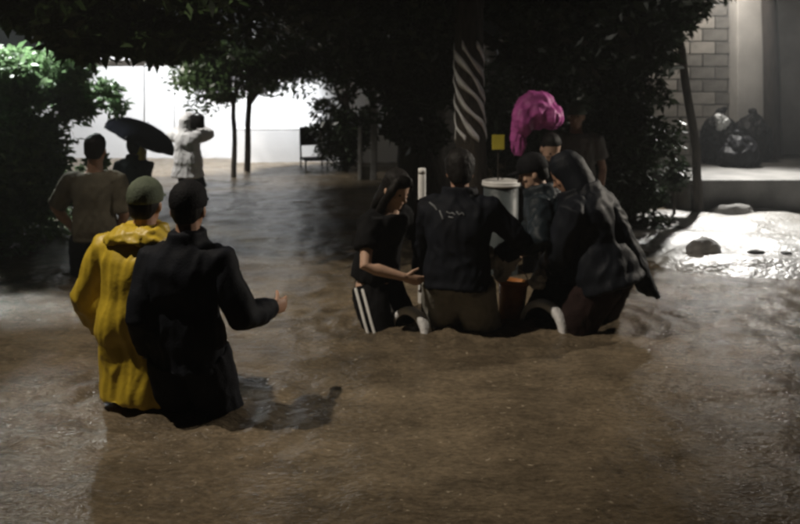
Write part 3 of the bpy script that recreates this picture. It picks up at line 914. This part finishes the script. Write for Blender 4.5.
# 5 white raincoat ---------------------------------------------------
Yc = 11.4
c = person('person in a white hooded raincoat photographing with both arms raised', PX(188, Yc), Yc, R(-18), 1.6, gz=-.5, hands=[PT(186, 126, Yc + .3), PT(197, 127, Yc + .28)],
           poles=[(-1, 0, -.7), (1.2, 0, -.55)], top=dict(mat='white_coat', kind='raincoat', off=.05, hem=-.42, flare=.05, wrinkle=.03),
           bottom=dict(mat='jeans', len=.5, kind='shorts'), hair=None, skin='skin')
H = c['H']; Hm = c['Hm']
mb = MB(); mb.rings([mb.ell(H(-.01, o, z), Hm @ V((w_, 0, 0)), Hm @ V((0, d_, 0)), 18) for z, w_, d_, o in [(-.08, .13, .11, -.03), (0, .125, .115, -.03), (.08, .12, .115, -.03), (.16, .118, .12, -.025), (.22, .1, .1, -.02), (.26, .06, .06, -.02)]])
mb.build('hood', M['white_coat'], c['top'], remesh=.012, wrinkle=.02, wsize=.08)
ph = tag(empty('bag', c['base'] + H(.16, .0, .12)), 'dark bag held up beside the white hood', 'bag')
mb = MB(); mb.box((0, 0, 0), .2, .14, .2); mb.build('pouch', M['black_cloth'], ph, bevel=.03)
MB().tube([(-.08, 0, .09), (0, 0, .14), (.08, 0, .09)], [.012, .012, .012], n=8).build('handle', M['black_cloth'], ph)

# 6 woman --------------------------------------------------------------
Yc = 5.1
c = person('long haired woman in a black t-shirt stretching a bare arm down', PX(379, Yc), Yc, R(-128), 1.64, gz=-.58, lean=13, hip_drop=.02,
           hands=[PT(424, 274, Yc + .08), PT(404, 277, Yc - .3)], poles=[(.4, .6, -.4), (-1, -.5, -.3)], head_yaw=-8, head_pitch=24,
           top=dict(mat='black_cloth', kind='shirt', off=.024, hem=.02, sleeve=.62, collar=False, wrinkle=.02), bottom=dict(mat='black_cloth'), hair='long', skin='skin_pale', voxel=.0065, curl=.35)
kn = c['knee']; hp = c['hip']
for i, ofs in ((0, -.085), (1, -.085)):
    for q in (-.02, .03):
        a_, b_ = hp[i], kn[i]
        sd_ = V((-.45, -1, 0)).normalized(); tx = V((1, -.45, 0)).normalized()
        MB().tube([a_ + sd_ * .128 + tx * q, a_.lerp(b_, .5) + sd_ * .126 + tx * q, b_ + sd_ * .112 + tx * q], [.011] * 3, n=8, flat=.5, side=tx).build('stripe', M['white_stripe'], c['bottom'])
# 7 man with printed back ---------------------------------------------
Yc = 4.86
c = person('man in grey shorts and a black jacket with pale print on its back', PX(458, Yc), Yc, R(-14), 1.72, lean=9, hip_drop=.02,
           hands=[PT(424, 282, Yc + .3), PT(497, 258, Yc + .2)], poles=[(-1, -.5, 0), (1, -.5, -.1)], head_yaw=14, head_pitch=14,
           top=dict(mat='black_jacket', off=.036, hem=-.13, wrinkle=.026), bottom=dict(mat='grey_shorts', kind='shorts', len=.5, off=.045), hair='bushy', voxel=.0065, build=1.06, curl=.5,
           feet=[(-.14, .05, 0), (.15, 0, 0)])
# print on the back: uneven pale strokes
tp = c['top']
bvh_me = tp.data
from mathutils.bvhtree import BVHTree
def bvh_of(o):
    me = o.data
    return BVHTree.FromPolygons([v.co.copy() for v in me.vertices], [tuple(p.vertices) for p in me.polygons])
def stroke(ctx, target, pixels, rad, matname, name, Yg):
    bv = bvh_of(target); pts = []
    o = V((0, 0, CH)) - ctx['base']
    for (px, py) in pixels:
        d = (PT(px, py, Yg) - V((0, 0, CH))).normalized()
        hit = bv.ray_cast(o, d)
        if hit[0] is not None: pts.append(hit[0] + hit[1] * .002)
    if len(pts) > 1:
        MB().tube(pts, [rad] * len(pts), n=6, flat=1).build(name, M[matname], target)
for st in ([(440, 211), (442, 216), (443, 219)], [(447, 212), (450, 214), (452, 213), (455, 215)], [(457, 212), (459, 215), (462, 213), (464, 215)], [(449, 217), (453, 218)], [(430, 203), (434, 206), (437, 210)]):
    stroke(c, tp, st, .006, 'print_and_glint', 'print', 4.86)
# 8 capped man -------------------------------------------------------
Yc = 5.25
c = person('man in a wet teal jacket and dark cap, face turned sideways towards the bucket', PX(560, Yc), Yc, R(62), 1.7, lean=20, hip_drop=.02,
           hands=[PT(516, 246, Yc - .15), PT(520, 252, Yc + .1)], poles=[(.2, -1, -.3), (0, 1, -.2)], head_yaw=18, head_pitch=16,
           top=dict(mat='teal_jacket', off=.034, hem=-.16, wrinkle=.03), bottom=dict(mat='jeans'), hair='short', cap=('cap_black', 'brim'), skin='skin_pale', voxel=.0065, build=1.05)
# 9 big dark poncho ----------------------------------------------------
Yc = 4.98
c = person('broad person in a dark rain poncho and maroon shorts, stooping, back to us', PX(602, Yc), Yc, R(58), 1.74, lean=22, hip_drop=.02,
           hands=[PT(548, 268, Yc + .15), PT(612, 268, Yc + .45)], poles=[(-.3, -.2, -1), (1, .3, -.2)], head_yaw=6, head_pitch=30,
           top=dict(mat='poncho', kind='poncho', off=.05, hem=-.16, flare=.05, wrinkle=.03, wsize=.15), bottom=dict(mat='maroon', kind='shorts', len=.5, off=.05), hair=None, build=1.2,
           feet=[(-.2, .05, 0), (.2, -.05, 0)])
H = c['H']; Hm = c['Hm']
mb = MB(); mb.rings([mb.ell(H(0, o, z), Hm @ V((w_, 0, 0)), Hm @ V((0, d_, 0)), 18) for z, w_, d_, o in [(-.1, .14, .1, -.05), (0, .125, .105, -.045), (.08, .115, .11, -.04), (.16, .112, .118, -.03), (.22, .095, .1, -.025), (.26, .05, .06, -.02)]])
mb.build('hood', M['poncho'], c['top'], remesh=.012, wrinkle=.008, wsize=.1)
# trailing poncho tail
pts = [(606, 205, 5.0), (618, 225, 4.98), (633, 258, 4.95), (650, 294, 4.92)]
mb = MB(); rr = []
for k, (px, py, yy) in enumerate(pts):
    p = PT(px, py, yy) - c['base']
    rr.append(mb.ell(p, V((.07 - .0 * k, .02, 0)) * (1.1, 1.2, 1.0, .75)[k], V((-.01, .11, 0)) * (1, 1.2, 1.2, 1)[k], 14))
mb.rings(rr).build('poncho_tail', M['poncho'], c['top'], remesh=.012, wrinkle=.03, wsize=.1)
# 10 pink --------------------------------------------------------------
Yc = 6.5
c = person('person with the head sheltered under a bright pink plastic sheet', PX(548, Yc), Yc, R(178), 1.72,
           top=dict(mat='black_cloth', off=.03), bottom=dict(mat='jeans'), hair='short', skin='skin_pale', head_yaw=14, head_pitch=26)
pk = tag(empty('plastic_sheet', (PX(536, Yc), Yc, 1.1)), 'crumpled bright pink plastic sheet draped over a head', 'sheet')
def pkp(px, py, dy): return PT(px, py, Yc + dy) - V(pk.location)
mb = MB()
mb.ball(pkp(535, 113, .02), .205, .17, .15, 18, 11)
mb.ball(pkp(523, 120, -.04), .11, .13, .14, 14, 9)
mb.ball(pkp(549, 117, -.02), .11, .14, .12, 14, 9)
mb.ball(pkp(537, 103, .03), .14, .14, .09, 14, 9)
mb.build('crown', M['pink'], pk, remesh=.009, smooth_it=1, wrinkle=.05, wsize=.14)
mb = MB(); rr = []
for px, py, wd in ((520, 122, .1), (518, 134, .085), (518, 146, .07), (517, 156, .045)):
    rr.append(mb.ell(pkp(px, py, -.03), (wd * .75, 0, 0), (0, wd * .8, 0), 12))
mb.rings(rr).build('flap', M['pink'], pk, remesh=.009, smooth_it=1, wrinkle=.03, wsize=.06)
# 11 pale shirt ----------------------------------------------------------
Yc = 7.6
c = person('onlooker in a cap and short sleeves half hidden behind the wading group', PX(576, Yc), Yc, R(160), 1.74, gz=-.36, top=dict(mat='pale_shirt', kind='shirt', off=.026, sleeve=.6, collar=False), bottom=dict(mat='jeans'), hair='short', cap=('cap_green', 'brim'), build=1.0)

# ------------------------------------------------------------------ things around the group
def tyre(label, loc, yaw, Rr, rr, group='half sunken white tyres'):
    t = tag(empty('tyre', loc, yaw), label, 'tyre', None)
    prof = [(-1, -.75), (-1, .3), (-.85, .8), (-.45, 1.05), (.45, 1.05), (.85, .8), (1, .3), (1, -.75), (.8, -.9), (-.8, -.9)]
    n = 48; mb = MB()
    rings = []
    for i in range(n):
        a = 2 * math.pi * i / n
        e = V((math.cos(a), 0, math.sin(a)))
        rings.append([e * (Rr + q * rr * .62) + V((0, p * rr, 0)) for p, q in prof])
    rings.append(rings[0])
    mb.rings(rings, cap=False)
    mb.build('casing', M['tyre_white'], t, smooth=True)
    mb = MB(); rings = []
    for i in range(n + 1):
        a = 2 * math.pi * i / n; e = V((math.cos(a), 0, math.sin(a)))
        rings.append([e * (Rr - rr * .64 + q) + V((0, p * rr * .86, 0)) for p, q in ((-1, 0), (1, 0), (1, .012), (-1, .012))])
    mb.rings(rings, cap=False).build('liner', M['tyre_black'], t)
    return t
p = WP(546, 329)
tyre('white painted tyre standing half sunk before the orange bucket', (p.x, p.y + .06, -.02), R(-50), .165, .038)
p = WP(414, 323)
tyre('white painted tyre half sunk under the grey shorts', (p.x - .02, p.y - .1, -.03), R(-45), .14, .036)

# orange bucket
def bucket(name, label, loc, r0, r1, hgt, body, rim, cat, tilt=(0, 0), handle=True, lid=False):
    t = tag(empty(name, loc), label, cat)
    t.rotation_euler = (tilt[0], tilt[1], 0)
    mb = MB(); n = 28
    prof = [(r0, 0), (r0 + (r1 - r0) * .5, hgt * .5), (r1, hgt), (r1 - .006, hgt), (r0 + (r1 - r0) * .5 - .006, hgt * .5), (r0 - .006, .01)]
    mb.rings([[(r_ * math.cos(2 * math.pi * j / n), r_ * math.sin(2 * math.pi * j / n), z) for j in range(n)] for r_, z in prof]).build('shell', body, t)
    mb = MB(); rings = []
    for i in range(n + 1):
        a = 2 * math.pi * i / n
        rings.append([((r1 + .006 + q) * math.cos(a), (r1 + .006 + q) * math.sin(a), hgt + z) for q, z in ((-.012, -.02), (.008, -.02), (.01, 0), (-.012, .004))])
    mb.rings(rings, cap=False).build('rim', rim, t)
    if lid:
        mb = MB(); mb.rings([[(r_ * math.cos(2 * math.pi * j / n), r_ * math.sin(2 * math.pi * j / n), z) for j in range(n)] for r_, z in ((r1, hgt - .01), (r1 + .012, hgt), (r1 + .012, hgt + .02), (r1 * .9, hgt + .026), (r1 * .86, hgt + .012))]).build('lid', rim, t)
    if handle:
        MB().tube([(r1 * math.cos(a), .02, hgt + r1 * .75 * math.sin(a)) for a in np.linspace(0, math.pi, 12)], [.004] * 12, n=6).build('handle', M['metal'], t)
    return t
p = WP(511, 319)
bucket('bucket', 'orange plastic bucket dipped in the water amid the group', (p.x, p.y + .05, -.1), .075, .1, .34, M['orange'], M['orange'], 'bucket', (R(-6), R(5)))
# wet grey sack in the group's hands
q = PT(500, 262, 5.02)
sk = tag(empty('sack', q), 'wet pale grey sack gripped above the orange bucket', 'sack')
mb = MB(); mb.ball((0, 0, 0), .085, .07, .075, 14, 9); mb.ball((-.06, 0, .06), .04, .04, .035); mb.ball((.06, 0, .03), .045, .04, .05); mb.ball((.01, 0, -.06), .05, .05, .05)
mb.build('cloth', M['sack'], sk, remesh=.008, smooth_it=1, wrinkle=.05, wsize=.05)
MB().tube([(.09, -.05, .06), (.1, -.06, .1), (.095, -.05, .15)], [.014, .016, .011], n=8).build('tie', M['white_stripe'], sk)
q = PT(540, 276, 5.0)
sk = tag(empty('rag', q), 'crumpled pale rag in the stooping person\'s hand', 'rag')
mb = MB(); mb.ball((0, 0, 0), .04, .04, .045); mb.ball((.05, 0, .04), .035, .035, .02); mb.ball((-.02, 0, -.05), .045, .04, .03)
mb.build('cloth', M['sack'], sk, remesh=.007, smooth_it=1, wrinkle=.04, wsize=.04)
# drum with white lid
Yd = 6.3
bucket('drum', 'grey plastic drum with a white lid behind the group', (PX(501, Yd), Yd, -.55), .13, .145, .55 + PZ(183, Yd), M['drum_pale'], M['white_plastic'], 'drum', handle=False, lid=True)
# white stake at the printed man's ear, small yellow board on a stake
st = tag(empty('post', (PX(422, 5.5), 5.5, -.55)), 'short white painted post between the printed jacket and the woman', 'post')
MB().tube([(0, 0, 0), (0, 0, .55 + PZ(171, 5.5))], [.03, .028], n=12).build('shaft', M['white_stripe'], st)
MB().tube([(0, 0, .53 + PZ(171, 5.5)), (0, 0, .57 + PZ(171, 5.5))], [.029, .027], n=12, round_ends=False).build('top_cap', M['white_stripe'], st)
Yd = 6.4
yb = tag(empty('notice_board', (PX(498, Yd), Yd, -.55)), 'small blank yellow board on a thin stake behind the drum', 'sign')
MB().tube([(0, 0, 0), (0, 0, .55 + PZ(145, Yd))], [.006, .005], n=6).build('stake', M['dark_wood'], yb)
MB().box((0, -.016, .55 + PZ(142, Yd)), .105, .01, .125).build('board', M['yellow_sign'], yb, smooth=False, bevel=.003)
# black chair at the end of the garden wall
Yd = 13.9
chx = tag(empty('chair', (PX(314, Yd), Yd, -.3), R(20)), 'dark chair standing in the water at the end of the garden wall', 'chair')
for x in (-.2, .2):
    MB().tube([(x, .2, 0), (x, .2, .45), (x, .26, 1.02)], [.018, .018, .016], n=8).build('leg', M['metal'], chx)
    MB().tube([(x, -.2, 0), (x, -.2, .44)], [.018, .018], n=8).build('leg', M['metal'], chx)
MB().box((0, 0, .46), .44, .44, .04).build('seat', M['black_cloth'], chx, smooth=False, bevel=.015)
MB().box((0, .245, .86), .42, .03, .34, Matrix.Rotation(R(-6), 3, 'X')).build('backrest', M['black_cloth'], chx, smooth=False, bevel=.012)

# ------------------------------------------------------------------ bin bags, stones
def bin_bag(label, loc, r, hgt, seed, m='bag'):
    t = tag(empty('bin_bag', loc), label, 'bag')
    g = random.Random(seed); mb = MB(); n = 20
    rr = []
    for z, k in ((0, .8), (.12, 1.0), (.35, 1.02), (.6, .85), (.78, .55), (.86, .2), (.9, .12)):
        rr.append([(.1 * z * r * (seed - 2) + r * k * (1 + .09 * g.uniform(-1, 1)) * math.cos(2 * math.pi * j / n), r * k * .9 * (1 + .09 * g.uniform(-1, 1)) * math.sin(2 * math.pi * j / n), z * hgt) for j in range(n)])
    mb.rings(rr).build('body', M[m], t, remesh=.016, smooth_it=1, wrinkle=.07, wsize=.12)
    mb = MB(); rr = []
    for z, k in ((.84, .16), (.89, .13), (.94, .2), (.97, .16)):
        rr.append([(r * k * (1 + .3 * g.uniform(-1, 1)) * math.cos(2 * math.pi * j / 12), r * k * (1 + .3 * g.uniform(-1, 1)) * math.sin(2 * math.pi * j / 12), z * hgt) for j in range(12)])
    mb.rings(rr).build('knot', M[m], t, remesh=.012, smooth_it=1, wrinkle=.04, wsize=.07)
    return t
def at_ledge(px, Y): return (PX(px, Y), Y, .412)
bin_bag('tall black bin bag behind the white glint lump', at_ledge(722, 10.9), .3, .82, 1)
bin_bag('black bin bag next to the plaster pillar', at_ledge(752, 11.2), .3, .78, 2)
bin_bag('squat black bin bag at the front of the pile', at_ledge(738, 10.5), .27, .5, 3)
t = tag(empty('bag_glint', PT(722, 124, 10.62)), 'white lump standing in for the glint on the bin bags', 'bag')
mb = MB(); mb.ball((0, 0, 0), .09, .07, .1, 14, 9); mb.ball((-.04, 0, .08), .05, .05, .05)  # lump shaped and coloured as the bright glint on the bags
mb.build('body', M['pale_glint'], t, remesh=.012, smooth_it=1, wrinkle=.07, wsize=.06)

def stone(name, label, loc, rx, ry, rz, seed, m='rock', cat='stone'):
    t = empty(name, loc); tag(t, label, cat)
    bm = bmesh.new(); bmesh.ops.create_icosphere(bm, subdivisions=4, radius=1)
    for v in bm.verts:
        n = mnoise.fractal(v.co * 1.3 + V((seed * 3.1, 0, 0)), 1, 2, 4)
        v.co = v.co * (1 + .17 * n)
        v.co = V((v.co.x * rx, v.co.y * ry, v.co.z * rz))
    me = bpy.data.meshes.new('m'); bm.to_mesh(me); bm.free()
    link(name + '_body' if False else 'lump', me, M[m], t)
    return t
p = WP(705, 260); stone('stone', 'rounded grey stone on the glaring wet concrete', (p.x, p.y + .02, .07), .15, .13, .125, 7)
p = WP(757, 258); stone('clod', 'dark flat clod on the wet concrete, larger of two', (p.x, p.y, .04), .085, .06, .035, 2, 'debris', 'debris')
p = WP(786, 259); stone('clod', 'dark flat clod on the wet concrete, smaller of two', (p.x, p.y, .04), .055, .05, .03, 3, 'debris', 'debris')
p = WP(736, 217); stone('rubble', 'grey heap of rubble against the sidewalk edge', (p.x, p.y + .02, .03), .28, .12, .12, 4, 'block_b')

# ------------------------------------------------------------------ thin haze added for bloom around the lit wall
hz = MB().box((0, 0, 3.9), 1400, 1400, 10.4).build('haze', None, None, smooth=False)
tag(hz, 'thin haze added for the glow around the lit wall', 'haze', kind='stuff')
hm = bpy.data.materials.new('bloom_haze'); hm.use_nodes = True  # volume added to imitate bloom and lift the blacks
hn = hm.node_tree; hn.nodes.clear()
ho = hn.nodes.new('ShaderNodeOutputMaterial'); hv = hn.nodes.new('ShaderNodeVolumePrincipled')
hv.inputs['Color'].default_value = (.9, .93, .95, 1); hv.inputs['Density'].default_value = .0042; hv.inputs['Anisotropy'].default_value = .2
hn.links.new(hv.outputs[0], ho.inputs['Volume'])
hz.data.materials.append(hm)
